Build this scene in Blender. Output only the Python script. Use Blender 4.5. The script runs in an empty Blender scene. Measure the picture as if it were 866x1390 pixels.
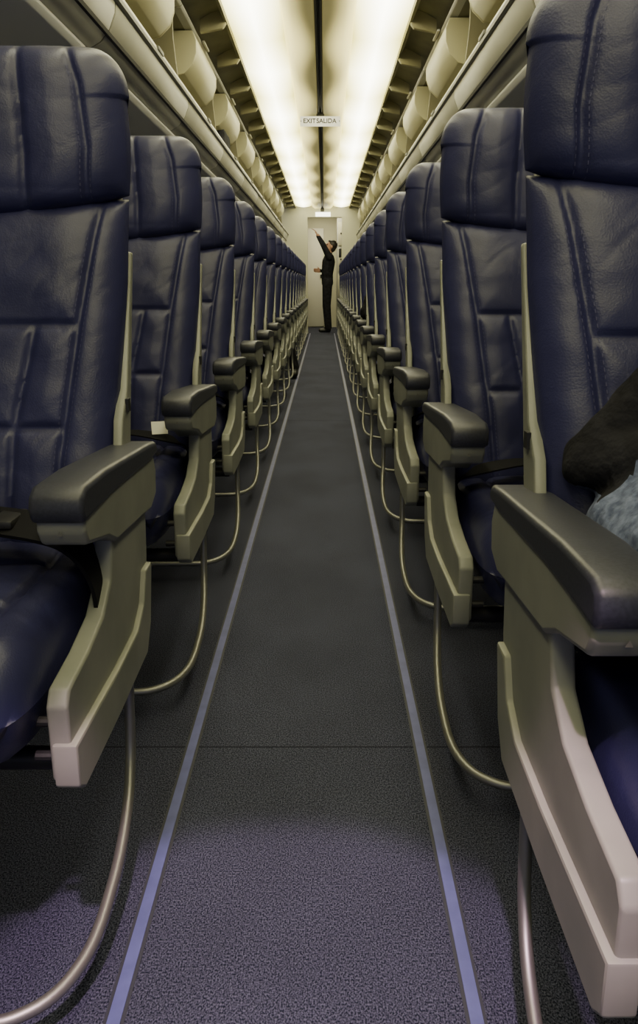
import bpy, bmesh, math, random
from mathutils import Vector, Matrix, noise
random.seed(4)
scene = bpy.context.scene
COL = scene.collection
pi = math.pi

# ------------------------------------------------------------------ materials
def new_mat(name, color, rough=0.5, metal=0.0, spec=0.5, coat=0.0):
    m = bpy.data.materials.new(name); m.use_nodes = True
    b = m.node_tree.nodes["Principled BSDF"]
    b.inputs["Base Color"].default_value = (*color, 1)
    b.inputs["Roughness"].default_value = rough
    b.inputs["Metallic"].default_value = metal
    b.inputs["Specular IOR Level"].default_value = spec
    if coat: b.inputs["Coat Weight"].default_value = coat
    return m, m.node_tree, b

def add_noise(nt, b, scale, c1, c2, bump=0.0, bdist=0.002, detail=4, stretch=None, lo=0.35, hi=0.65):
    tc = nt.nodes.new("ShaderNodeTexCoord"); src = tc.outputs["Object"]
    if stretch:
        mp = nt.nodes.new("ShaderNodeMapping"); mp.inputs["Scale"].default_value = stretch
        nt.links.new(src, mp.inputs[0]); src = mp.outputs[0]
    n = nt.nodes.new("ShaderNodeTexNoise"); n.inputs["Scale"].default_value = scale
    n.inputs["Detail"].default_value = detail
    nt.links.new(src, n.inputs["Vector"])
    r = nt.nodes.new("ShaderNodeValToRGB")
    r.color_ramp.elements[0].position = lo; r.color_ramp.elements[1].position = hi
    r.color_ramp.elements[0].color = (*c1, 1); r.color_ramp.elements[1].color = (*c2, 1)
    nt.links.new(n.outputs["Fac"], r.inputs[0])
    nt.links.new(r.outputs[0], b.inputs["Base Color"])
    if bump:
        bp = nt.nodes.new("ShaderNodeBump"); bp.inputs["Strength"].default_value = bump
        bp.inputs["Distance"].default_value = bdist
        nt.links.new(n.outputs["Fac"], bp.inputs["Height"])
        nt.links.new(bp.outputs[0], b.inputs["Normal"])
    return src, n

def leather_mat():
    m, nt, b = new_mat("navy_leather", (0.02, 0.022, 0.065), 0.40, spec=0.42)
    src, n = add_noise(nt, b, 5, (0.018, 0.019, 0.064), (0.027, 0.028, 0.088))
    n2 = nt.nodes.new("ShaderNodeTexNoise"); n2.inputs["Scale"].default_value = 11
    n2.inputs["Detail"].default_value = 4; n2.inputs["Distortion"].default_value = 0.8
    nt.links.new(src, n2.inputs["Vector"])
    b1 = nt.nodes.new("ShaderNodeBump"); b1.inputs["Strength"].default_value = 0.20; b1.inputs["Distance"].default_value = 0.012
    nt.links.new(n2.outputs["Fac"], b1.inputs["Height"])
    v = nt.nodes.new("ShaderNodeTexVoronoi"); v.inputs["Scale"].default_value = 420
    nt.links.new(src, v.inputs["Vector"])
    b2 = nt.nodes.new("ShaderNodeBump"); b2.inputs["Strength"].default_value = 0.15; b2.inputs["Distance"].default_value = 0.001
    nt.links.new(v.outputs["Distance"], b2.inputs["Height"]); nt.links.new(b1.outputs[0], b2.inputs["Normal"])
    nt.links.new(b2.outputs[0], b.inputs["Normal"])
    return m
M_LEA = leather_mat()
M_STITCH = new_mat("stitch_thread", (0.065, 0.065, 0.14), 0.7)[0]
M_GREY, nt, b = new_mat("grey_painted_plastic", (0.30, 0.30, 0.25), 0.45)
add_noise(nt, b, 9, (0.185, 0.195, 0.168), (0.245, 0.252, 0.218), bump=0.04)
M_GREYD = new_mat("grey_trim_plastic", (0.13, 0.13, 0.115), 0.5)[0]
M_CAP, nt, b = new_mat("dark_armrest_rubber", (0.035, 0.038, 0.05), 0.42)
add_noise(nt, b, 300, (0.024, 0.026, 0.038), (0.036, 0.038, 0.055), bump=0.1, bdist=0.001)
M_ALU = new_mat("brushed_aluminium", (0.30, 0.30, 0.28), 0.45, metal=0.8)[0]
M_DARK = new_mat("dark_metal", (0.03, 0.03, 0.033), 0.5, metal=0.5)[0]
M_BELT = new_mat("black_webbing", (0.005, 0.005, 0.007), 0.8, spec=0.2)[0]

# carpet: fine loop speckle with broader worn patches
M_CARPET, nt, b = new_mat("speckled_carpet", (0.04, 0.042, 0.06), 0.95, spec=0.1)
src, n = add_noise(nt, b, 480, (0.009, 0.012, 0.024), (0.125, 0.130, 0.195), bump=0.8, bdist=0.004, detail=3, stretch=(1, 0.7, 1), lo=0.38, hi=0.70)
n3 = nt.nodes.new("ShaderNodeTexNoise"); n3.inputs["Scale"].default_value = 3.5; n3.inputs["Detail"].default_value = 4
nt.links.new(src, n3.inputs["Vector"])
mr3 = nt.nodes.new("ShaderNodeMapRange"); mr3.inputs["From Min"].default_value = .3; mr3.inputs["From Max"].default_value = .7
mr3.inputs["To Min"].default_value = .80; mr3.inputs["To Max"].default_value = 1.10; nt.links.new(n3.outputs["Fac"], mr3.inputs[0])
ramp = [x for x in nt.nodes if x.type == 'VALTORGB'][0]
vm = nt.nodes.new("ShaderNodeVectorMath"); vm.operation = 'SCALE'
nt.links.new(ramp.outputs[0], vm.inputs[0]); nt.links.new(mr3.outputs[0], vm.inputs["Scale"]); nt.links.new(vm.outputs[0], b.inputs["Base Color"])

M_TAPE, nt, b = new_mat("blue_floor_strip", (0.10, 0.13, 0.33), 0.45)
add_noise(nt, b, 25, (0.07, 0.08, 0.23), (0.10, 0.11, 0.31), lo=0.3, hi=0.7)
M_TAPED = new_mat("strip_edge", (0.02, 0.022, 0.038), 0.6)[0]
M_SEAM = new_mat("carpet_seam", (0.018, 0.019, 0.03), 0.9, spec=.1)[0]
M_BIN, nt, b = new_mat("bin_plastic", (0.46, 0.45, 0.38), 0.4)
add_noise(nt, b, 3, (0.46, 0.455, 0.39), (0.54, 0.53, 0.46))
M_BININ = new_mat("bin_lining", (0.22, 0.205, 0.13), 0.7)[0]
M_DOOR = new_mat("bin_door_plastic", (0.54, 0.51, 0.32), 0.45)[0]
M_PSU = new_mat("service_panel_plastic", (0.80, 0.80, 0.80), 0.5)[0]
M_CEIL, nt, b = new_mat("ceiling_panel", (0.30, 0.28, 0.19), 0.5)
add_noise(nt, b, 4, (0.28, 0.26, 0.15), (0.38, 0.355, 0.21))
M_CENTRE, nt, b = new_mat("ceiling_panel_painted_glow", (0.36, 0.34, 0.23), 0.45)
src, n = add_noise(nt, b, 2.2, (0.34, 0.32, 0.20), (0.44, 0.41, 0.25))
b.inputs["Emission Color"].default_value = (1.0, 0.85, 0.30, 1)  # glow painted in as emission: spill from the light panels on either side
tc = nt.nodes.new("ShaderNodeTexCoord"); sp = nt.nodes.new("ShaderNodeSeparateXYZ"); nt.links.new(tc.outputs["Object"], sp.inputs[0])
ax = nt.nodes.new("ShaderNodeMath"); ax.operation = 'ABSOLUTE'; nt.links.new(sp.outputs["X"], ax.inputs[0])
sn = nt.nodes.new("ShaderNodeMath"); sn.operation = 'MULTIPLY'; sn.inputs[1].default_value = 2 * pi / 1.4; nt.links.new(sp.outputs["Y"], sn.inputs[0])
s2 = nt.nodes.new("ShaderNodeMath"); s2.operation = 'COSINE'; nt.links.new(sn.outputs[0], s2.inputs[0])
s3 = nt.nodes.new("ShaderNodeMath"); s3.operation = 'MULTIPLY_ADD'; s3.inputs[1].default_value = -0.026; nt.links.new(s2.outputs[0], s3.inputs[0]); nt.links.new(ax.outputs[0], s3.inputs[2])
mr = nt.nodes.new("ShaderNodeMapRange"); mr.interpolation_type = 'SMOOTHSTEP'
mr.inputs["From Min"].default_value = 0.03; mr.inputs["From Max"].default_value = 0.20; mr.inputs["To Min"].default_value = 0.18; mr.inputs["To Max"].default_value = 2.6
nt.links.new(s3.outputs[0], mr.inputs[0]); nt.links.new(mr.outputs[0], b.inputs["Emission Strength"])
M_COVE, nt, b = new_mat("cove_panel", (0.18, 0.17, 0.11), 0.6)
add_noise(nt, b, 5, (0.18, 0.168, 0.095), (0.28, 0.262, 0.15))
M_WALL = new_mat("side_wall", (0.40, 0.40, 0.38), 0.6)[0]
M_CREAM = new_mat("cream_panel", (0.58, 0.57, 0.44), 0.5)[0]
M_BLACK, nt, b = new_mat("black_cloth", (0.008, 0.008, 0.009), 0.9, spec=0.15)
add_noise(nt, b, 22, (0.009, 0.009, 0.012), (0.020, 0.020, 0.026), bump=0.7, bdist=0.02)
M_JEANS, nt, b = new_mat("blue_denim", (0.09, 0.12, 0.22), 0.9)
add_noise(nt, b, 90, (0.055, 0.072, 0.14), (0.15, 0.18, 0.30), bump=0.6, bdist=0.005)
M_SKIN = new_mat("skin", (0.45, 0.25, 0.17), 0.5)[0]
M_HAIR = new_mat("dark_hair", (0.012, 0.008, 0.006), 0.5)[0]
M_SHOE = new_mat("black_shoe", (0.01, 0.01, 0.01), 0.4)[0]
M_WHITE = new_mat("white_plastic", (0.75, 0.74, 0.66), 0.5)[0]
M_SIGNTXT = new_mat("sign_letters", (0.03, 0.03, 0.02), 0.6)[0]

def light_mat():
    m = bpy.data.materials.new("light_diffuser"); m.use_nodes = True
    nt = m.node_tree; nt.nodes.clear()
    out = nt.nodes.new("ShaderNodeOutputMaterial"); e = nt.nodes.new("ShaderNodeEmission")
    tc = nt.nodes.new("ShaderNodeTexCoord"); sp = nt.nodes.new("ShaderNodeSeparateXYZ")
    nt.links.new(tc.outputs["Object"], sp.inputs[0])
    ay = nt.nodes.new("ShaderNodeMath"); ay.operation = 'ABSOLUTE'; nt.links.new(sp.outputs["Y"], ay.inputs[0])
    ax = nt.nodes.new("ShaderNodeMath"); ax.operation = 'ABSOLUTE'; nt.links.new(sp.outputs["X"], ax.inputs[0])
    mx = nt.nodes.new("ShaderNodeMath"); mx.operation = 'MULTIPLY'; mx.inputs[1].default_value = 3.2; nt.links.new(ax.outputs[0], mx.inputs[0])
    my = nt.nodes.new("ShaderNodeMath"); my.operation = 'MULTIPLY'; my.inputs[1].default_value = 0.26; nt.links.new(ay.outputs[0], my.inputs[0])
    ad = nt.nodes.new("ShaderNodeMath"); ad.operation = 'ADD'; nt.links.new(mx.outputs[0], ad.inputs[0]); nt.links.new(my.outputs[0], ad.inputs[1])
    mr = nt.nodes.new("ShaderNodeMapRange"); mr.inputs["From Min"].default_value = 0.0; mr.inputs["From Max"].default_value = 0.65
    mr.inputs["To Min"].default_value = 12.0; mr.inputs["To Max"].default_value = 2.6
    nt.links.new(ad.outputs[0], mr.inputs[0]); nt.links.new(mr.outputs[0], e.inputs[1])
    cr = nt.nodes.new("ShaderNodeValToRGB"); cr.color_ramp.elements[0].color = (1.0, .97, .76, 1); cr.color_ramp.elements[1].color = (.96, .84, .22, 1)
    cr.color_ramp.elements[0].position = .12; cr.color_ramp.elements[1].position = .60
    nt.links.new(ad.outputs[0], cr.inputs[0]); nt.links.new(cr.outputs[0], e.inputs[0])
    nt.links.new(e.outputs[0], out.inputs[0])
    return m
M_LIGHT = light_mat()
def emis(name, col, s):
    m = bpy.data.materials.new(name); m.use_nodes = True
    nt = m.node_tree; nt.nodes.clear()
    out = nt.nodes.new("ShaderNodeOutputMaterial"); e = nt.nodes.new("ShaderNodeEmission")
    e.inputs[0].default_value = (*col, 1); e.inputs[1].default_value = s
    nt.links.new(e.outputs[0], out.inputs[0]); return m
M_SIGN = emis("lit_sign", (1.0, 0.93, 0.60), 1.6)
M_SIGN2 = emis("lit_sign_far", (1.0, 0.97, 0.75), 6.0)

# ------------------------------------------------------------------ mesh helpers
def obj_from_bm(bm, name, mats, parent=None, smooth=True, angle=35):
    me = bpy.data.meshes.new(name)
    bmesh.ops.recalc_face_normals(bm, faces=bm.faces)
    flags = [len(f.verts) <= 6 for f in bm.faces]
    bm.to_mesh(me); bm.free()
    for m in mats: me.materials.append(m)
    if smooth:
        me.polygons.foreach_set("use_smooth", flags)
        me.set_sharp_from_angle(angle=math.radians(angle))
        me.polygons.foreach_set("use_smooth", flags)
    o = bpy.data.objects.new(name, me); COL.objects.link(o)
    if parent: o.parent = parent
    return o

def bevel_sharp(bm, w, seg=2, ang=28):
    if w <= 0: return
    bmesh.ops.recalc_face_normals(bm, faces=bm.faces)
    es = [e for e in bm.edges if len(e.link_faces) == 2 and e.calc_face_angle(0) > math.radians(ang)]
    bmesh.ops.bevel(bm, geom=es, offset=w, segments=seg, affect='EDGES', profile=0.5, clamp_overlap=True)

def add_prism(bm, prof, a0, a1, axis, mi=0, taper=None):
    def P(p, a):
        if axis == 'x': return (a, p[0], p[1])
        if axis == 'y': return (p[0], a, p[1])
        return (p[0], p[1], a)
    v0 = [bm.verts.new(P(p, a0)) for p in prof]; v1 = [bm.verts.new(P(p, a1)) for p in prof]
    fs = [bm.faces.new(v0), bm.faces.new(v1[::-1])]
    n = len(prof)
    for i in range(n):
        fs.append(bm.faces.new((v0[i], v1[i], v1[(i + 1) % n], v0[(i + 1) % n])))
    for f in fs: f.material_index = mi
    return fs

def prism(name, prof, a0, a1, axis, mats, parent=None, bev=0.0, seg=2, ang=28):
    bm = bmesh.new(); add_prism(bm, prof, a0, a1, axis); bevel_sharp(bm, bev, seg, ang)
    return obj_from_bm(bm, name, mats, parent)

def add_box(bm, x0, x1, y0, y1, z0, z1, mi=0):
    return add_prism(bm, [(x0, y0), (x1, y0), (x1, y1), (x0, y1)], z0, z1, 'z', mi)

def box(name, x0, x1, y0, y1, z0, z1, mats, parent=None, bev=0.0):
    bm = bmesh.new(); add_box(bm, x0, x1, y0, y1, z0, z1); bevel_sharp(bm, bev)
    return obj_from_bm(bm, name, mats, parent)

def catmull(pts, n=8):
    pts = [Vector(p) for p in pts]; out = []
    P = [pts[0] * 2 - pts[1]] + pts + [pts[-1] * 2 - pts[-2]]
    for i in range(1, len(P) - 2):
        for k in range(n):
            t = k / n
            out.append(0.5 * ((2 * P[i]) + (-P[i-1] + P[i+1]) * t + (2 * P[i-1] - 5 * P[i] + 4 * P[i+1] - P[i+2]) * t * t + (-P[i-1] + 3 * P[i] - 3 * P[i+1] + P[i+2]) * t ** 3))
    out.append(pts[-1]); return out

def add_tube(bm, pts, r, seg=10, mi=0, flat=1.0):
    rings = []; N = None
    for i, p in enumerate(pts):
        t = (pts[min(i + 1, len(pts) - 1)] - pts[max(i - 1, 0)]).normalized()
        if N is None:
            N = t.cross(Vector((1, 0, 0)));
            if N.length < 0.1: N = t.cross(Vector((0, 1, 0)))
        N = (N - t * N.dot(t)).normalized(); B = t.cross(N)
        rings.append([bm.verts.new(p + (N * math.cos(2*pi*k/seg) + B * math.sin(2*pi*k/seg) * flat) * r) for k in range(seg)])
    for a, b2 in zip(rings, rings[1:]):
        for k in range(seg):
            f = bm.faces.new((a[k], a[(k+1) % seg], b2[(k+1) % seg], b2[k])); f.material_index = mi
    bm.faces.new(rings[0][::-1]).material_index = mi; bm.faces.new(rings[-1]).material_index = mi

def add_ribbon(bm, pp, w, th=.003, n=6, sides=None):
    """flat webbing along a path; 'sides' optionally gives the width direction at each control point"""
    N0 = len(pp); pp = catmull(pp, n); prev = None
    for i, p in enumerate(pp):
        t = (pp[min(i+1, len(pp)-1)] - pp[max(i-1, 0)]).normalized()
        if sides:
            f = i / n; a0 = int(min(f, N0 - 2)); q = f - a0
            sd = Vector(sides[a0]).lerp(Vector(sides[a0+1]), q); sd = (sd - t * sd.dot(t)).normalized()
        else:
            sd = t.cross(Vector((0, 0, 1))).normalized()
        nn = t.cross(sd).normalized() * th; sd = sd * w / 2
        a = [bm.verts.new(p + sd), bm.verts.new(p - sd), bm.verts.new(p - sd + nn), bm.verts.new(p + sd + nn)]
        if prev:
            for k in range(4): bm.faces.new((prev[k], prev[(k+1) % 4], a[(k+1) % 4], a[k]))
        else: bm.faces.new(a)
        prev = a
    bm.faces.new(prev[::-1])

def empty(name, loc=(0, 0, 0)):
    e = bpy.data.objects.new(name, None); e.empty_display_size = 0.1; e.location = loc; COL.objects.link(e); return e
def top(o, label, cat, group=None):
    o["label"] = label; o["category"] = cat
    if group: o["group"] = group
def struct(o): o["kind"] = "structure"; return o

PL = [1.38, 2.14, 2.92, 3.73, 4.52]
while PL[-1] < 13.4: PL.append(PL[-1] + 0.79)
PR = [1.09, 1.82, 2.58, 3.36, 4.15]
while PR[-1] < 13.2: PR.append(PR[-1] + 0.79)

# ------------------------------------------------------------------ sign lettering
def text_mesh(body, size, mat, name="sign_lettering"):
    cu = bpy.data.curves.new(name, 'FONT'); cu.body = body; cu.size = size; cu.extrude = 0.0008; cu.offset = 0.0010
    cu.align_x = 'CENTER'; cu.align_y = 'CENTER'
    tmp = bpy.data.objects.new("tmp", cu); COL.objects.link(tmp)
    dg = bpy.context.evaluated_depsgraph_get(); dg.update()
    me = bpy.data.meshes.new_from_object(tmp.evaluated_get(dg)); bpy.data.objects.remove(tmp)
    me.materials.clear(); me.materials.append(mat)
    o = bpy.data.objects.new(name, me); COL.objects.link(o); return o
lettering = text_mesh("EXIT", 0.047, M_SIGNTXT)
lettering2 = text_mesh("SALIDA", 0.047, M_SIGNTXT)

# ------------------------------------------------------------------ people
def blob(bm, p, r, sc=(1, 1, 1), rot=None):
    m = Matrix.Translation(p)
    if rot: m = m @ rot
    m = m @ Matrix.Diagonal((*sc, 1))
    bmesh.ops.create_icosphere(bm, subdivisions=2, radius=r, matrix=m)
def limb(bm, pts, rad, sc=(1, 1, 1)):
    for (a, ra), (b2, rb) in zip(zip(pts, rad), list(zip(pts, rad))[1:]):
        a = Vector(a); b2 = Vector(b2); L = (b2 - a).length; n = max(1, int(L / (0.35 * min(ra, rb))) + 1)
        for i in range(n + 1):
            f = i / n; blob(bm, a.lerp(b2, f), ra + (rb - ra) * f, sc)
def hand(bm, w, fwd, side, palmn, curl=0.5):
    w = Vector(w); f = Vector(fwd).normalized(); s = Vector(side); s = (s - f * s.dot(f)).normalized(); nrm = Vector(palmn); nrm = (nrm - f*nrm.dot(f) - s*nrm.dot(s)).normalized()
    for k in range(5):
        for j in range(4):
            blob(bm, w + f * (0.012 + j * 0.022) + s * (-0.026 + k * 0.013), 0.013)
    for k, ln in enumerate((0.060, 0.075, 0.080, 0.070)):
        base = w + f * 0.085 + s * (-0.030 + k * 0.020); d = f.copy(); p = base; pts = [p]
        for q in range(3):
            d = (d * math.cos(curl) + nrm * math.sin(curl)).normalized() if q else (d * math.cos(curl*.6) + nrm * math.sin(curl*.6)).normalized()
            p = p + d * ln / 2.7; pts.append(p)
        limb(bm, pts, [0.0095, 0.009, 0.008, 0.007])
    b0 = w + f * 0.025 + s * 0.028
    d1 = (f * .6 + s * .75 + nrm * .25).normalized()
    limb(bm, [b0, b0 + d1 * .035, b0 + d1 * .035 + (f * .9 + s * .2 + nrm * .4).normalized() * .03], [0.013, 0.010, 0.008])
def head(bm, c, fwd, up=(0, 0, 1), k=1.0):
    c = Vector(c); f = Vector(fwd).normalized(); u = Vector(up); u = (u - f*u.dot(f)).normalized(); s = f.cross(u)
    R = Matrix((s, f, u)).transposed().to_4x4()
    W = lambda x, y, z: c + (s*x + f*y + u*z) * k
    blob(bm, W(0, -.012, .025), .088*k, (.86, 1.05, 1.0), R)
    blob(bm, W(0, .012, -.035), .070*k, (.86, 1.0, 1.05), R)
    blob(bm, W(0, .045, -.085), .030*k, (1.1, .9, .8), R)
    limb(bm, [W(0, .080, .018), W(0, .096, -.012)], [.010*k, .015*k])
    blob(bm, W(0, .082, -.048), .014*k, (1.7, .7, .6), R)
    blob(bm, W(0, .070, .030), .022*k, (2.2, .8, .5), R)
    for e in (-1, 1): blob(bm, W(e*.078, -.01, -.005), .022*k, (.4, .8, 1.3), R)
    return W, R
def finish(bm, name, voxel, matfn, mats, folds=0.0):
    me = bpy.data.meshes.new(name); bm.to_mesh(me); bm.free()
    o = bpy.data.objects.new(name, me); COL.objects.link(o)
    r = o.modifiers.new("r", 'REMESH'); r.mode = 'VOXEL'; r.voxel_size = voxel
    s = o.modifiers.new("s", 'SMOOTH'); s.factor = 0.5; s.iterations = 4
    dg = bpy.context.evaluated_depsgraph_get(); dg.update()
    m2 = bpy.data.meshes.new_from_object(o.evaluated_get(dg)); o.modifiers.clear(); o.data = m2
    m2.materials.clear()
    for m in mats: m2.materials.append(m)
    for p in m2.polygons:
        p.material_index = matfn(p.center); p.use_smooth = True
    if folds:
        cloth = set()
        for p in m2.polygons:
            if p.material_index in (0, 2): cloth.update(p.vertices)
        nn = [Vector(v.normal) for v in m2.vertices]
        for i in cloth:
            v = m2.vertices[i]; c = v.co.copy()
            f = noise.noise(Vector((c.x*9 + c.z*6, c.y*9, c.z*26 - c.x*14))) + .5*noise.noise(c*34)
            f += 1.1 * max(0, noise.noise(Vector((c.x*16 + c.z*20, c.y*6, c.z*12 - c.x*8 + 4))) - .05)
            v.co = c + nn[i] * f * folds
        m2.update()
    return o
def add_hair(person, W, R, k):
    bm = bmesh.new()
    blob(bm, W(0, -.026, .042), .094*k, (.90, 1.0, .98), R); blob(bm, W(0, -.05, -.01), .075*k, (.95, .75, 1.1), R)
    blob(bm, W(0, .03, .085), .045*k, (1.4, 1.0, .6), R)
    me = bpy.data.meshes.new("hair"); bm.to_mesh(me); bm.free()
    o = bpy.data.objects.new("hair", me); COL.objects.link(o)
    r = o.modifiers.new("r", 'REMESH'); r.mode = 'VOXEL'; r.voxel_size = .008
    s = o.modifiers.new("s", 'SMOOTH'); s.iterations = 3
    dg = bpy.context.evaluated_depsgraph_get(); dg.update()
    m2 = bpy.data.meshes.new_from_object(o.evaluated_get(dg)); o.modifiers.clear(); o.data = m2
    m2.materials.clear(); m2.materials.append(M_HAIR); m2.polygons.foreach_set("use_smooth", [True] * len(m2.polygons))
    o.parent = person
def add_eyes(person, W, k):
    for e in (-1, 1):
        bm = bmesh.new(); bmesh.ops.create_uvsphere(bm, u_segments=12, v_segments=8, radius=.009*k, matrix=Matrix.Translation(W(e*.030, .074, .012)))
        obj_from_bm(bm, "eye", [M_DARK], person)

bx, by = 0.09, 15.20
B = lambda x, y, z: Vector((bx + x, by + y, z))
bm = bmesh.new()
for sy in (-1, 1):
    limb(bm, [B(.0, sy*.085, .90), B(-.015, sy*.085, .48), B(.015, sy*.085, .09)], [.100, .080, .068])
    limb(bm, [B(.03, sy*.085, .045), B(-.13, sy*.085, .035)], [.040, .034])
limb(bm, [B(0, 0, .90), B(-.005, 0, 1.03)], [.115, .11], (.98, 1.35, 1)); limb(bm, [B(-.005, 0, 1.03), B(.02, 0, 1.24), B(.03, 0, 1.32)], [.11, .125, .095], (1.0, 1.45, 1))
limb(bm, [B(.035, 0, 1.34), B(.045, 0, 1.44)], [.05, .045])
W, R = head(bm, B(.055, 0, 1.52), (-.9, -.15, .35), k=1.0)
limb(bm, [B(.03, -.165, 1.33), B(-.075, -.20, 1.54), B(-.17, -.18, 1.70)], [.062, .052, .038])
hand(bm, B(-.17, -.18, 1.70), (-.5, 0, .86), (0, -1, 0), (-.8, 0, -.4), .35)
limb(bm, [B(.03, .165, 1.33), B(.06, .21, 1.10), B(-.13, .12, 1.10)], [.052, .043, .030])
hand(bm, B(-.13, .12, 1.10), (-1, -.3, .1), (0, 0, 1), (0, -1, 0), .6)
def mfs(c):
    x, y, z = c.x - bx, c.y - by, c.z
    if z < .075: return 2
    if z > 1.42 and x > -.055 and abs(y) < .13: return 1
    if z > 1.70 or (x < -.135 and .9 < z < 1.3): return 1
    return 0
p1 = finish(bm, "person", .009, mfs, [M_BLACK, M_SKIN, M_SHOE])
top(p1, "person in black clothes standing, reaching up with one arm", "person")
add_hair(p1, W, R, 1.0); add_eyes(p1, W, 1.0)

def seated(px, py, side, name="person", vox=.008, ux=0.0, foot=.43, dark=False):
    C = lambda x, y, z: Vector((px + side * (x - .505), py + (y - 1.08), z))
    bm = bmesh.new()
    for hx, kx, fx in ((.396, .385, foot), (.585, .63, .66)):
        limb(bm, [C(hx, .80, .590), C(kx, .39, .580)], [.098, .070]); limb(bm, [C(kx, .39, .58), C(fx, .33, .10)], [.064, .045])
        limb(bm, [C(fx, .34, .045), C(fx, .20, .040)], [.040, .036])
    limb(bm, [C(.50, .80, .60), C(.56 + ux*.3, .82, .74)], [.105, .105], (1.45, .95, 1)); limb(bm, [C(.56 + ux*.3, .82, .74), C(.68 + ux, .81, .92), C(.72 + ux, .81, .98)], [.105, .11, .085], (1.35, .95, 1))
    limb(bm, [C(.735 + ux, .80, 1.02), C(.755 + ux, .78, 1.13)], [.052, .050])
    W, R = head(bm, C(.77 + ux, .765, 1.22), (side*.15, -1, -.2))
    limb(bm, [C(.585 + ux, .84, .92), C(.338 + ux*.2, .885, .668), C(.46, .69, .70)], [.062, .040, .038])
    hand(bm, C(.46, .69, .70), (side*.75, -.55, -.12), (0, -.4, .9), (side*.2, .3, -1), .45)
    limb(bm, [C(.88 + ux, .82, .98), C(.86 + ux*.6, .76, .73), C(.70, .62, .70)], [.060, .050, .034])
    hand(bm, C(.70, .62, .70), (-side*.8, -.45, -.1), (0, -.4, .9), (-side*.2, .3, -1), .45)
    def mf(c):
        x = (c.x - px) * side + .505; y = c.y - py + 1.08; z = c.z
        if z < .085: return 3
        if z > 1.075 and x > .6 + ux: return 1
        if y < .70 and z > .675 and .44 < x < .78: return 1
        if y < .80 and z < .688: return 2
        if z < .640 and y < .97: return 2
        return 0
    o = finish(bm, name, vox, mf, [M_BLACK, M_SKIN, M_BLACK if dark else M_JEANS, M_SHOE], folds=.006)
    add_hair(o, W, R, 1.0); add_eyes(o, W, 1.0); return o
p2 = seated(.505, 1.09, 1, vox=.0060); top(p2, "seated person in black top and blue jeans, elbow on armrest", "person")
p3 = seated(.505, PR[6], 1, vox=.011, ux=-.17, dark=True); top(p3, "seated person in black top leaning towards the aisle", "person")
p4 = seated(-.505, PL[9], -1, vox=.011, foot=.25, dark=True); top(p4, "seated person in dark clothes with one foot in the aisle", "person")

# ------------------------------------------------------------------ the seat
def segdist(px, pz, a, b2):
    ax, az = a; bx, bz = b2; dx, dz = bx - ax, bz - az
    L = dx * dx + dz * dz
    t = 0 if L == 0 else max(0, min(1, ((px - ax) * dx + (pz - az) * dz) / L))
    return math.hypot(px - ax - t * dx, pz - az - t * dz)

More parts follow.
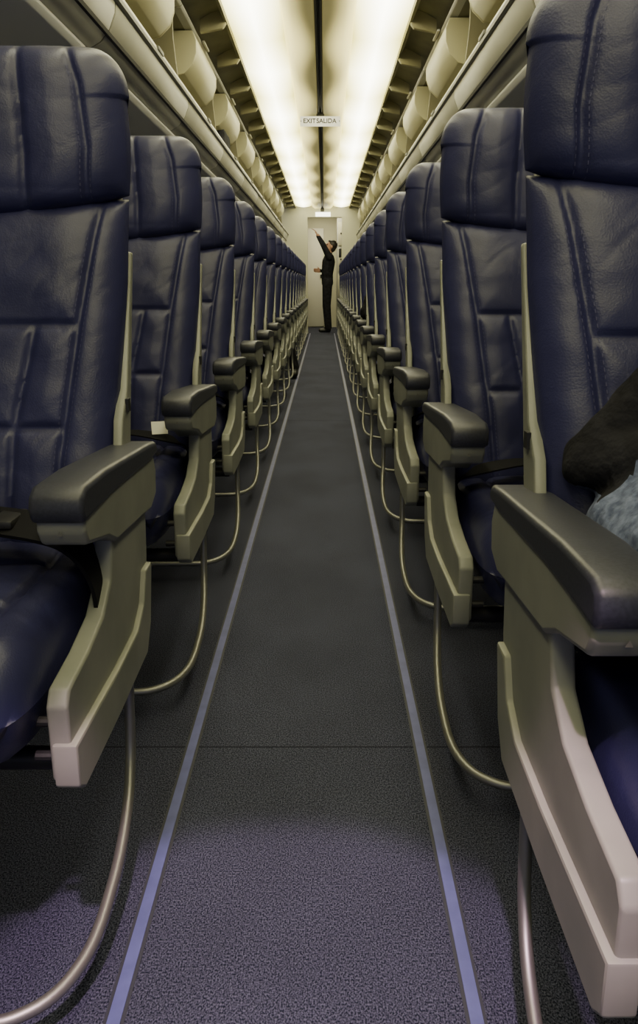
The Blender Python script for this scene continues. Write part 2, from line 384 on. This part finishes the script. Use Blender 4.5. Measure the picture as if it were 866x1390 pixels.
def make_pad(name, z0f, z1, wfun, ycf, A, B, seams, NU=110, NV=96, p=7, pz=9, stitches=(), seed=0.0, parent=None, wr=0.005, cr=0.0007):
    def grv(x, z):
        d = min([segdist(x, z, s[i], s[i+1]) for s in seams for i in range(len(s) - 1)] or [1])
        return -0.0055 * math.exp(-(d / 0.0052) ** 2) + 0.007 * (1 - math.exp(-(d / 0.025)))
    def front(s, t, x, z):
        e = max(0, 1 - abs(s) ** p) ** 0.5 * max(0, 1 - abs(2 * t - 1) ** pz) ** 0.5
        nz = noise.noise(Vector((x * 5 + seed, z * 9, seed))) * wr + noise.noise(Vector((x * 12, z * 26 + seed, 3))) * wr * 0.4
        c = noise.noise(Vector((x * 7 + z * 5 + seed, z * 18 - x * 12, 7 + seed)))
        nz -= cr * math.exp(-(c / 0.10) ** 2)
        return ycf(z) - (A + grv(x, z) + nz) * e
    bm = bmesh.new()
    S = [math.sin(pi / 2 * (2 * i / NU - 1)) * 0.5 + (2 * i / NU - 1) * 0.5 for i in range(NU + 1)]
    T = [0.5 + 0.5 * (math.sin(pi / 2 * (2 * j / NV - 1)) * 0.5 + (2 * j / NV - 1) * 0.5) for j in range(NV + 1)]
    F = []
    for t in T:
        row = []
        for s in S:
            zb = z0f(s); z = zb + (z1 - zb) * t; x = s * wfun(t)
            row.append(bm.verts.new((x, front(s, t, x, z), z)))
        F.append(row)
    for j in range(NV):
        for i in range(NU):
            bm.faces.new((F[j][i], F[j][i+1], F[j+1][i+1], F[j+1][i]))
    ri = sorted(set(list(range(0, NU + 1, 6)) + [NU])); rj = sorted(set(list(range(0, NV + 1, 6)) + [NV]))
    R = []
    for j in rj:
        row = []
        for i in ri:
            s, t = S[i], T[j]
            e = max(0, 1 - abs(s) ** 5) ** 0.5 * max(0, 1 - abs(2 * t - 1) ** 5) ** 0.5
            v = F[j][i].co
            row.append(bm.verts.new((v.x, ycf(v.z) + B * e + 0.0005, v.z)))
        R.append(row)
    for j in range(len(R) - 1):
        for i in range(len(R[0]) - 1):
            bm.faces.new((R[j][i], R[j+1][i], R[j+1][i+1], R[j][i+1]))
    for line, off in stitches:
        for a, b2 in zip(line, line[1:]):
            L = math.hypot(b2[0] - a[0], b2[1] - a[1]); n = max(1, int(L / 0.008))
            ux, uz = (b2[0] - a[0]) / L, (b2[1] - a[1]) / L
            for k in range(n):
                cx = a[0] + ux * L * (k + .5) / n - uz * off; cz = a[1] + uz * L * (k + .5) / n + ux * off
                vs = []
                for (q, w) in ((-.0022, -.0005), (.0022, -.0005), (.0022, .0005), (-.0022, .0005)):
                    x = cx + ux * q - uz * w; z = cz + uz * q + ux * w
                    zb0 = z0f(0); t = min(1, max(0, (z - zb0) / (z1 - zb0)))
                    s = max(-1, min(1, x / wfun(t)))
                    zb = z0f(s); t = min(1, max(0, (z - zb) / (z1 - zb)))
                    vs.append(bm.verts.new((x, front(s, t, x, z) - 0.0008, z)))
                f = bm.faces.new(vs); f.material_index = 1
    return obj_from_bm(bm, name, [M_LEA, M_STITCH], parent, angle=75)

def lean(z):
    return -(1.10 - z) * 0.30 if z < 1.0 else -0.03 + (z - 1.0) * 0.10

def build_seat(S):
    root = empty("airplane_seat")
    P = []
    hw = 0.234
    def add(o): P.append(o); return o
    def w_head(t):
        t0 = 0.66
        if t < t0: return hw - 0.004 + 0.004 * math.sin(t / t0 * pi)
        q = (t - t0) / (1 - t0); return hw - 0.06 + 0.06 * math.sqrt(max(0, 1 - q * q))
    z0h = lambda s: 0.955 + 0.04 * s * s
    seams = [[(x * sg, z) for x, z in ((0.172, 0.96), (0.178, 1.06), (0.168, 1.15), (0.145, 1.22))] for sg in (1, -1)]
    seams += [[(x * sg, z) for x, z in ((0.085, 0.95), (0.088, 1.05), (0.078, 1.22))] for sg in (1, -1)]
    st = [(seams[0], 0.007), (seams[1], -0.007), (seams[0], -0.007), (seams[1], 0.007)]
    st = [([p for p in l if p[1] < 1.18 and p[1] > 0.95] + [(l[2][0]*.95, 1.18)], o) for l, o in st]
    add(make_pad("headrest", z0h, 1.212, w_head, lambda z: lean(z) - 0.01, 0.060, 0.05, seams, stitches=st, seed=1.3, parent=root, p=4.5, pz=7, NV=84, wr=.004, cr=.0004))
    def w_back(t): return 0.206 + 0.021 * min(1, t * 1.3)
    z1b = 0.99
    bs = [[(x * sg, z) for x, z in ((0.128, 0.46), (0.142, 0.62), (0.164, 0.80), (0.184, 0.93), (0.195, 0.99))] for sg in (1, -1)]
    bs += [[(-0.16, 0.80), (0.16, 0.80)], [(-0.14, 0.65), (0.14, 0.65)]]
    bs += [[(x * sg, z) for x, z in ((0.066, 0.46), (0.072, 0.65), (0.10, 0.80))] for sg in (1, -1)]
    st = [(bs[0][:-1], 0.008), (bs[0][:-1], -0.008), (bs[1][:-1], 0.008), (bs[1][:-1], -0.008)]
    add(make_pad("backrest", lambda s: 0.44, z1b, w_back, lambda z: lean(z), 0.052, 0.03, bs, stitches=st, seed=5.1, parent=root, p=6, pz=14, NV=126))
    def w_c(t):
        t0 = 0.80
        if t < t0: return 0.226
        q = (t - t0) / (1 - t0); return 0.226 - 0.03 + 0.03 * math.sqrt(max(0, 1 - q * q))
    cs = [[(x * sg, z) for x, z in ((0.15, 0.0), (0.155, 0.25), (0.15, 0.44))] for sg in (1, -1)]
    cs += [[(-0.15, 0.30), (0.15, 0.30)], [(-0.15, 0.14), (0.15, 0.14)]]
    c = make_pad("seat_cushion", lambda s: 0.0, 0.48, w_c, lambda z: 0.0, 0.070, 0.100, cs,
                 stitches=[(cs[0], .008), (cs[1], .008), (cs[0], -.008), (cs[1], -.008)], seed=9.0, parent=root, p=8, pz=12, wr=0.008, cr=.0010)
    for v in c.data.vertices:
        x, y, z = v.co
        f = z / 0.48
        zz = 0.410 - y + 0.012 * f - (0.03 if y < 0 else 0.0) * max(0, (f - 0.8) / 0.2) ** 2
        v.co = (x, -0.17 - z, zz)
    c.data.update(); add(c)
    sh = [(-0.14 + 0.0, 0.44), (lean(0.99) + 0.02, 0.99), (lean(1.15) + 0.035, 1.15), (lean(1.15) + 0.055, 1.15), (lean(0.99) + 0.055, 0.99), (-0.10, 0.44)]
    add(prism("back_shell", sh, -0.205, 0.205, 'x', [M_GREYD], root, bev=0.006))
    rail = [(lean(0.50) - 0.03, 0.50), (lean(0.66) - 0.03, 0.66), (lean(0.70) - 0.004, 0.70), (lean(0.91) + 0.010, 0.91),
            (lean(0.91) + 0.026, 0.91), (lean(0.70) + 0.026, 0.70), (lean(0.50) + 0.03, 0.50)]
    xs = sorted((S * 0.214, S * 0.229))
    bm = bmesh.new(); add_prism(bm, rail, xs[0], xs[1], 'x'); bevel_sharp(bm, 0.004)
    add_box(bm, *sorted((S * 0.228, S * 0.233)), lean(.68) - .012, lean(.68) + .003, 0.668, 0.688, 1)
    add(obj_from_bm(bm, "side_rail", [M_GREY, M_DARK], root))
    pts = [(-0.165, 0.56), (-0.175, 0.45), (-0.20, 0.355), (-0.235, 0.318), (-0.40, 0.312), (-0.565, 0.312), (-0.585, 0.325), (-0.588, 0.415),
           (-0.575, 0.432), (-0.50, 0.440), (-0.43, 0.455), (-0.385, 0.485), (-0.370, 0.53), (-0.372, 0.57)]
    bm = bmesh.new()
    xs = sorted((S * 0.234, S * 0.258)); add_prism(bm, pts, xs[0], xs[1], 'x'); bevel_sharp(bm, 0.004, 3)
    sk = [(-0.180, 0.44), (-0.205, 0.35), (-0.237, 0.312), (-0.40, 0.306), (-0.57, 0.306), (-0.590, 0.32), (-0.592, 0.372), (-0.40, 0.368), (-0.29, 0.372), (-0.245, 0.395), (-0.222, 0.44)]
    xs = sorted((S * 0.238, S * 0.266)); bm2 = bmesh.new(); add_prism(bm2, sk, xs[0], xs[1], 'x'); bevel_sharp(bm2, 0.0035, 2)
    me = bpy.data.meshes.new("t"); bmesh.ops.recalc_face_normals(bm2, faces=bm2.faces); bm2.to_mesh(me); bm2.free(); bm.from_mesh(me)
    for zz in (.350, .392):
        add_tube(bm, [Vector((S*.215, -.575, zz)), Vector((S*.238, -.575, zz))], .006, 10, 1)
    add(obj_from_bm(bm, "arm_panel", [M_GREY, M_DARK], root))
    arm = [(-0.485, 0.566), (-0.497, 0.585), (-0.493, 0.607), (-0.115, 0.598), (-0.100, 0.570), (-0.106, 0.530), (-0.145, 0.515), (-0.36, 0.530), (-0.40, 0.548)]
    xs = sorted((S * 0.205, S * 0.264))
    bm = bmesh.new(); add_prism(bm, arm, xs[0] + .001, xs[1] - .001, 'x'); bevel_sharp(bm, 0.006, 3)
    cx = S * 0.234
    vs = [bm.verts.new((cx + dx, -0.4985, zz)) for dx, zz in ((-0.0035, 0.581), (0.0035, 0.581), (0, 0.587))]
    f = bm.faces.new(vs); f.material_index = 1
    ar = obj_from_bm(bm, "armrest", [M_GREY, M_GREYD], root); add(ar)
    cap = [(-0.503, 0.596), (-0.510, 0.612), (-0.505, 0.630), (-0.49, 0.638), (-0.40, 0.638), (-0.15, 0.621), (-0.105, 0.616), (-0.094, 0.608), (-0.097, 0.594), (-0.15, 0.592), (-0.36, 0.600), (-0.46, 0.598)]
    bm = bmesh.new(); add_prism(bm, cap, xs[0] - .002, xs[1] + .002, 'x'); bevel_sharp(bm, 0.010, 5, 40)
    cp = obj_from_bm(bm, "arm_cap", [M_CAP], ar, angle=60); add(cp); cp["label"] = "dark rubbery arm pad"
    bm = bmesh.new()
    add_tube(bm, [Vector((-0.23, -0.50, 0.300)), Vector((0.245, -0.50, 0.300))], 0.014, 12)
    add_tube(bm, [Vector((-0.23, -0.24, 0.300)), Vector((0.245, -0.24, 0.300))], 0.014, 12)
    add(obj_from_bm(bm, "seat_frame", [M_DARK], root))
    pth = [(S*.246, -.285, .325), (S*.246, -.29, .25), (S*.247, -.305, .175), (S*.252, -.36, .125), (S*.256, -.46, .092), (S*.245, -.56, .066), (S*.20, -.625, .056), (S*.10, -.645, .055), (-S*.23, -.645, .055)]
    bm = bmesh.new(); add_tube(bm, catmull(pth, 8), 0.0078, 12)
    bb = obj_from_bm(bm, "baggage_bar", [M_ALU], root); add(bb); bb["label"] = "curved aluminium baggage bar"
    for yy, y2 in ((-0.50, -0.46), (-0.24, -0.12)):
        bm = bmesh.new()
        add_tube(bm, [Vector((-S*.10, yy, .30)), Vector((-S*.10, y2, .02))], 0.014, 10)
        add_box(bm, -S*.10-.02, -S*.10+.02, y2-.035, y2+.035, 0, .022)
        add(obj_from_bm(bm, "seat_leg", [M_DARK], root))
    bm = bmesh.new()
    add_ribbon(bm, [(S*.231, -.29, .43), (S*.224, -.295, .485), (S*.18, -.31, .516), (S*.08, -.29, .528), (S*.0, -.35, .524), (-S*.06, -.33, .521)], .060)
    add_ribbon(bm, [(-S*.231, -.24, .45), (-S*.215, -.25, .500), (-S*.10, -.24, .521), (-S*.02, -.31, .524)], .050)
    add_box(bm, -.06, .0, -.375, -.31, .516, .533)
    add(obj_from_bm(bm, "seat_belt", [M_BELT], root))
    return root, P

LBL = "navy leather airplane seat with grey armrest beside the aisle"
for S, rows, side in ((1, PL, -1), (-1, PR, 1)):
    root, parts = build_seat(S)
    X = side * 0.505
    root.location = (X, rows[0], 0)
    top(root, LBL, "airplane seat", "aisle seats in rows")
    for i, y in enumerate(rows[1:]):
        r = root.copy(); r.location = (X, y, 0); COL.objects.link(r)
        mp = {root: r}
        for p in parts:
            q = p.copy(); COL.objects.link(q); mp[p] = q
        for p in parts: mp[p].parent = mp[p.parent]
    root["label"] = "navy leather airplane seat, empty, with a black strap across it" if S == 1 else "navy leather airplane seat occupied by a passenger in jeans"

# black bag strap draped over the first empty seat
bm = bmesh.new()
V = [(-.60, 1.10, .548), (-.50, 1.07, .552), (-.40, 1.03, .553), (-.325, 1.00, .550), (-.285, .985, .532), (-.264, .985, .490), (-.262, .995, .43), (-.262, 1.005, .385)]
sd = [(0, 1, .1), (0, 1, .2), (0, 1, .3), (0, 1, .3), (0, 1, .2), (0, 1, 0), (0, 1, 0), (0, 1, 0)]
add_ribbon(bm, V, .058, .005, 8, sd)
strap = obj_from_bm(bm, "bag_strap", [M_BELT], None, angle=70)
top(strap, "black webbing bag strap draped over the navy cushion", "strap")
bm = bmesh.new(); add_box(bm, -.404, -.372, .998, 1.062, .553, .564); bevel_sharp(bm, .003)
obj_from_bm(bm, "strap_buckle", [M_DARK], strap)

# ------------------------------------------------------------------ floor
Y0, Y1 = -2.0, 17.2
fl = struct(box("floor", -1.7, 1.7, Y0, Y1, -0.05, 0.0, [M_CARPET]))
n = 1
def strip(x0, x1, y0, y1, z, mats, name="trim_%d"):
    global n
    o = box(name % n, x0, x1, y0, y1, 0.0, z, mats); struct(o); n += 1; return o
for xc in (-0.222, 0.213):
    strip(xc - .0125, xc + .0125, Y0, 14.8, 0.0012, [M_TAPED])
    strip(xc - .0080, xc + .0080, Y0, 14.8, 0.0028, [M_TAPE])
strip(-0.60, 0.60, 1.385, 1.388, 0.0004, [M_SEAM])
strip(-0.60, 0.60, 5.20, 5.204, 0.0004, [M_SEAM])

# ------------------------------------------------------------------ ceiling
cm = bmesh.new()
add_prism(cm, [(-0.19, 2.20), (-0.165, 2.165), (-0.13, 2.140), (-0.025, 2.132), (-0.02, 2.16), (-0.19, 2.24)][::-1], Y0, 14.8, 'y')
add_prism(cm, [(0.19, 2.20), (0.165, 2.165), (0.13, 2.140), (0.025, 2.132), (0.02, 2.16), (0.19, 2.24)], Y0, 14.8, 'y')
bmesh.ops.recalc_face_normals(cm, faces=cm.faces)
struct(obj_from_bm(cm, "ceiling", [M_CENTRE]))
t = 20
def trim_prism(prof, a0, a1, axis, mats, bev=0):
    global t
    o = prism("trim_%d" % t, prof, a0, a1, axis, mats, bev=bev); struct(o); t += 1; return o
trim_prism([(-.03, 2.165), (.03, 2.165), (.03, 2.2), (-.03, 2.2)], Y0, 14.8, 'y', [M_GREYD])
for x in (-0.016, 0.008):
    trim_prism([(x, 2.14), (x + .008, 2.14), (x + .008, 2.17), (x, 2.17)], Y0, 14.8, 'y', [M_GREYD])
for sg in (-1, 1):
    trim_prism([(sg*.463, 2.150), (sg*.475, 2.150), (sg*.50, 2.205), (sg*.66, 2.150), (sg*.66, 2.165), (sg*.50, 2.24), (sg*.463, 2.24)], Y0, 14.8, 'y', [M_COVE])
    trim_prism([(sg*.685, 1.548), (sg*.70, 1.53), (sg*1.42, 1.50), (sg*1.50, 1.56), (sg*.69, 1.56)], Y0, 14.8, 'y', [M_PSU], bev=0.004)
    trim_prism([(sg*.600, 1.690), (sg*.592, 1.697), (sg*.592, 1.711), (sg*.604, 1.716)], Y0, 14.8, 'y', [M_GREYD])
    trim_prism([(sg*.636, 1.596), (sg*.629, 1.600), (sg*.625, 1.610), (sg*.634, 1.610)], Y0, 14.8, 'y', [M_DARK])
ys = -1.6; k = 0
while ys < 14.7:
    for sg in (-1, 1):
        o = prism("trim_%d" % t, [(sg*.466, 2.146), (sg*.485, 2.120), (sg*.60, 2.10), (sg*.60, 2.16), (sg*.50, 2.215)], ys, ys + .03, 'y', [M_CEIL], bev=.004); struct(o); t += 1
    ys += 0.68
L = 1.40; y = -2.1; protos = {}
while y < 14.6:
    for sg in (-1, 1):
        if sg not in protos:
            bm = bmesh.new()
            prof = [(-.137, .012), (-.07, -.004), (0.0, -.010), (.07, -.004), (.137, .012), (.137, .03), (-.137, .03)]
            add_prism(bm, prof, -L/2 + .001, L/2 - .001, 'y')
            o = obj_from_bm(bm, "ceiling_light", [M_LIGHT]); protos[sg] = o
        else:
            o = protos[sg].copy(); COL.objects.link(o)
        o.location = (sg * 0.325, y + L/2, 2.165)
        top(o, "glowing warm-white ceiling light panel beside the central track", "ceiling light", "ceiling light panels")
    y += L

# ------------------------------------------------------------------ bins
BL = 1.36
def build_bin(sg):
    root = empty("overhead_bin")
    pr = [(.690, 1.562), (.655, 1.580), (.625, 1.615), (.606, 1.66), (.600, 1.72), (.606, 1.742), (.622, 1.745), (.635, 1.72), (.66, 1.700), (1.36, 1.680),
          (1.40, 2.02), (.66, 2.085), (.625, 2.088), (.615, 2.10), (.625, 2.118), (.68, 2.14), (1.48, 2.14), (1.50, 1.565)]
    pr = [(sg * a, b2) for a, b2 in pr]
    bm = bmesh.new(); add_prism(bm, pr, -BL/2 + .006, BL/2 - .006, 'y')
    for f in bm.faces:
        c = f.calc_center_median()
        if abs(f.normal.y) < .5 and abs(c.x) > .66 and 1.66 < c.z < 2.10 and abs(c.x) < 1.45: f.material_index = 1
    bevel_sharp(bm, .004)
    body = obj_from_bm(bm, "bin_body", [M_BIN, M_BININ], root)
    bm = bmesh.new()
    pd = [(.64, 1.735), (.66, 1.70), (1.36, 1.68), (1.40, 2.02), (.66, 2.085), (.66, 1.95)]
    add_prism(bm, [(sg*a, b2) for a, b2 in pd], BL/2 - .03, BL/2 - .008, 'y')
    dv = obj_from_bm(bm, "divider", [M_BININ], root)
    arc = [(.618, 2.075), (.600, 2.03), (.602, 1.975), (.622, 1.920), (.665, 1.88), (.725, 1.865), (.775, 1.878)]
    inn = [(.785, 1.893), (.73, 1.883), (.675, 1.897), (.637, 1.933), (.618, 1.98), (.617, 2.03), (.632, 2.075)]
    bm = bmesh.new(); add_prism(bm, [(sg*a, b2) for a, b2 in arc + inn], -.36, .36, 'y')
    cheek = arc + [(.80, 1.93), (.80, 2.04), (.74, 2.075)]
    for a0 in (-.38, .36):
        add_prism(bm, [(sg*a, b2) for a, b2 in cheek], a0, a0 + .02, 'y')
    bevel_sharp(bm, .004)
    d = obj_from_bm(bm, "bin_door", [M_DOOR], root)
    d["label"] = "open curved beige bin door"
    bm = bmesh.new(); add_box(bm, *sorted((sg*.598, sg*.612)), -.09, .09, 2.096, 2.106); bevel_sharp(bm, .003)  # added pale plate standing in for a light glint on the bin's top edge
    la = obj_from_bm(bm, "bin_glint_plate", [M_WHITE], root)
    bm = bmesh.new(); add_box(bm, *sorted((sg*.594, sg*.606)), -.05, .05, 1.722, 1.738); bevel_sharp(bm, .003)
    lb = obj_from_bm(bm, "bin_handle", [M_GREYD], root)
    return root, [body, dv, d, la, lb]
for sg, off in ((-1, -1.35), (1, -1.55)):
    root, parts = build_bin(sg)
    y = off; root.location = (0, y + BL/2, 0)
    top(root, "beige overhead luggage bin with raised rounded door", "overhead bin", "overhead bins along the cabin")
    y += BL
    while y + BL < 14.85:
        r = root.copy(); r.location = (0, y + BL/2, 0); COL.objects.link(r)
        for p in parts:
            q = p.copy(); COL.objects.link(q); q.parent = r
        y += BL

for sg, nm in ((-1, "wall_left"), (1, "wall_right")):
    pr = [(1.48, 2.2), (1.52, 1.6), (1.60, 1.25), (1.63, .9), (1.60, .45), (1.55, 0), (1.70, 0), (1.70, 2.2)]
    struct(prism(nm, [(sg*a, b2) for a, b2 in pr], Y0, Y1, 'y', [M_WALL]))

def vent(sg, y):
    bm = bmesh.new()
    for i in range(7):
        add_box(bm, -.07, .07, -.055 + i*.016, -.047 + i*.016, -.008, 0)
    o = obj_from_bm(bm, "air_vent", [M_GREYD])
    o.location = (sg*.95, y, 1.516)
    top(o, "slatted grey air vent on the service panel", "air vent", "service panel vents"); return o
for yv in (1.3, 2.2, 3.0, 3.8, 4.6):
    vent(-1, yv); vent(1, yv + .1)

# ------------------------------------------------------------------ signs
sg1 = box("exit_sign", -.155, .155, 6.70, 6.725, 2.045, 2.115, [M_SIGN], bev=.003)
top(sg1, "pale lit ceiling sign reading EXIT SALIDA", "exit sign")
for o, x in ((lettering, -.083), (lettering2, .047)):
    o.rotation_euler = (pi/2, 0, 0); o.location = (x, 6.698, 2.080); o.parent = sg1
for s in (-1, 1):
    bm = bmesh.new()
    vs = [bm.verts.new(p) for p in ((s*.152, 6.699, 2.08), (s*.145, 6.699, 2.088), (s*.145, 6.699, 2.072))]
    bm.faces.new(vs); obj_from_bm(bm, "sign_arrow", [M_SIGNTXT], sg1)
bk = box("sign_bracket", -.03, .03, 6.705, 6.72, 2.115, 2.165, [M_GREYD], sg1)
sg2 = box("lit_sign", -.12, .14, 14.66, 14.69, 2.00, 2.07, [M_SIGN2], bev=.003)
top(sg2, "small bright lit sign above the rear doorway", "sign")
box("sign_bracket", -.03, .03, 14.67, 14.685, 2.07, 2.17, [M_GREYD], sg2)

# ------------------------------------------------------------------ aft end
struct(box("wall_back_left", -1.62, -.26, 14.80, 14.86, 0, 2.2, [M_CREAM]))
struct(box("wall_back_right", .34, 1.62, 14.80, 14.86, 0, 2.2, [M_CREAM]))
struct(box("trim_200", -.26, .34, 14.80, 14.86, 2.00, 2.25, [M_CREAM]))
struct(box("wall_back", -1.62, 1.62, 17.0, 17.1, 0, 2.3, [M_CREAM]))
struct(box("ceiling_aft", -1.62, 1.62, 14.86, 17.1, 2.25, 2.3, [M_CEIL]))
gl = box("galley_light", -.3, .3, 15.6, 16.4, 2.235, 2.249, [emis("galley_lamp", (1, .90, .58), 14)])
top(gl, "bright galley ceiling light", "ceiling light")
gc = empty("galley_cabinet", (0, 0, 0))
box("body", .28, 1.3, 16.3, 16.98, 0, 2.1, [M_WALL], gc, .004)
for i in range(4):
    d = box("cabinet_door", .30, .72, 16.28, 16.298, .15 + i*.48, .58 + i*.48, [M_CREAM], gc, .004)
    box("handle", .34, .40, 16.265, 16.279, .36 + i*.48, .385 + i*.48, [M_DARK], d)
top(gc, "cream galley cabinet with four latched doors", "cabinet")
dr = box("door_1", -.30, .02, 16.94, 16.998, 0.02, 1.95, [M_WHITE], None, .006); struct(dr)
box("door_handle", -.05, -.02, 16.92, 16.939, .98, 1.05, [M_DARK], dr)
ph = box("wall_phone", .29, .338, 14.88, 14.98, 1.32, 1.48, [M_DARK], None, .008)
top(ph, "black handset panel mounted beside the doorway", "intercom")

pc = box("paper_card", -.018, .018, -.001, .001, 0, .030, [M_WHITE]); pc.location = (-.345, 1.825, .527); pc.rotation_euler = (math.radians(-25), 0, .3)
top(pc, "small white paper tag on a navy seat", "paper tag")
bm = bmesh.new()
add_box(bm, -.14, .14, -.22, .22, 0, .22); bevel_sharp(bm, .06, 4)
bg = obj_from_bm(bm, "travel_bag", [M_BLACK]); bg.location = (-.79, 6.1, 1.705)
bm = bmesh.new(); add_tube(bm, catmull([(.0, -.1, .205), (.03, -.07, .26), (.03, .07, .26), (0, .1, .205)], 6), .011, 8); obj_from_bm(bm, "handle", [M_BELT], bg)
top(bg, "black soft travel bag inside an open bin", "bag")

# ------------------------------------------------------------------ light
w = bpy.data.worlds.new("w"); scene.world = w; w.use_nodes = True
w.node_tree.nodes["Background"].inputs[0].default_value = (0.66, 0.67, 0.95, 1)
w.node_tree.nodes["Background"].inputs[1].default_value = 0.42
def spot(name, loc, target, e, col, size, blend, rad):
    l = bpy.data.lights.new(name, 'SPOT'); l.energy = e; l.color = col; l.spot_size = math.radians(size); l.spot_blend = blend; l.shadow_soft_size = rad
    o = bpy.data.objects.new(name, l); COL.objects.link(o); o.location = loc
    o.rotation_euler = (Vector(target) - Vector(loc)).to_track_quat('-Z', 'Y').to_euler(); return o
spot("reading_lamp", (0.0, -0.2, 2.0), (-0.03, .62, 0), 250, (1.0, .64, .84), 25, .2, .03)

# ------------------------------------------------------------------ camera
cd = bpy.data.cameras.new("cam"); cd.lens = 1100 / 1390 * 36; cd.sensor_width = 36; cd.sensor_fit = 'AUTO'
cd.shift_y = -45 / 1390; cd.shift_x = -7 / 1390; cd.clip_start = .02
cam = bpy.data.objects.new("cam", cd); COL.objects.link(cam); cam.location = (.03, 0, .86); cam.rotation_euler = (math.radians(90 - 13.5), 0, 0)
scene.camera = cam
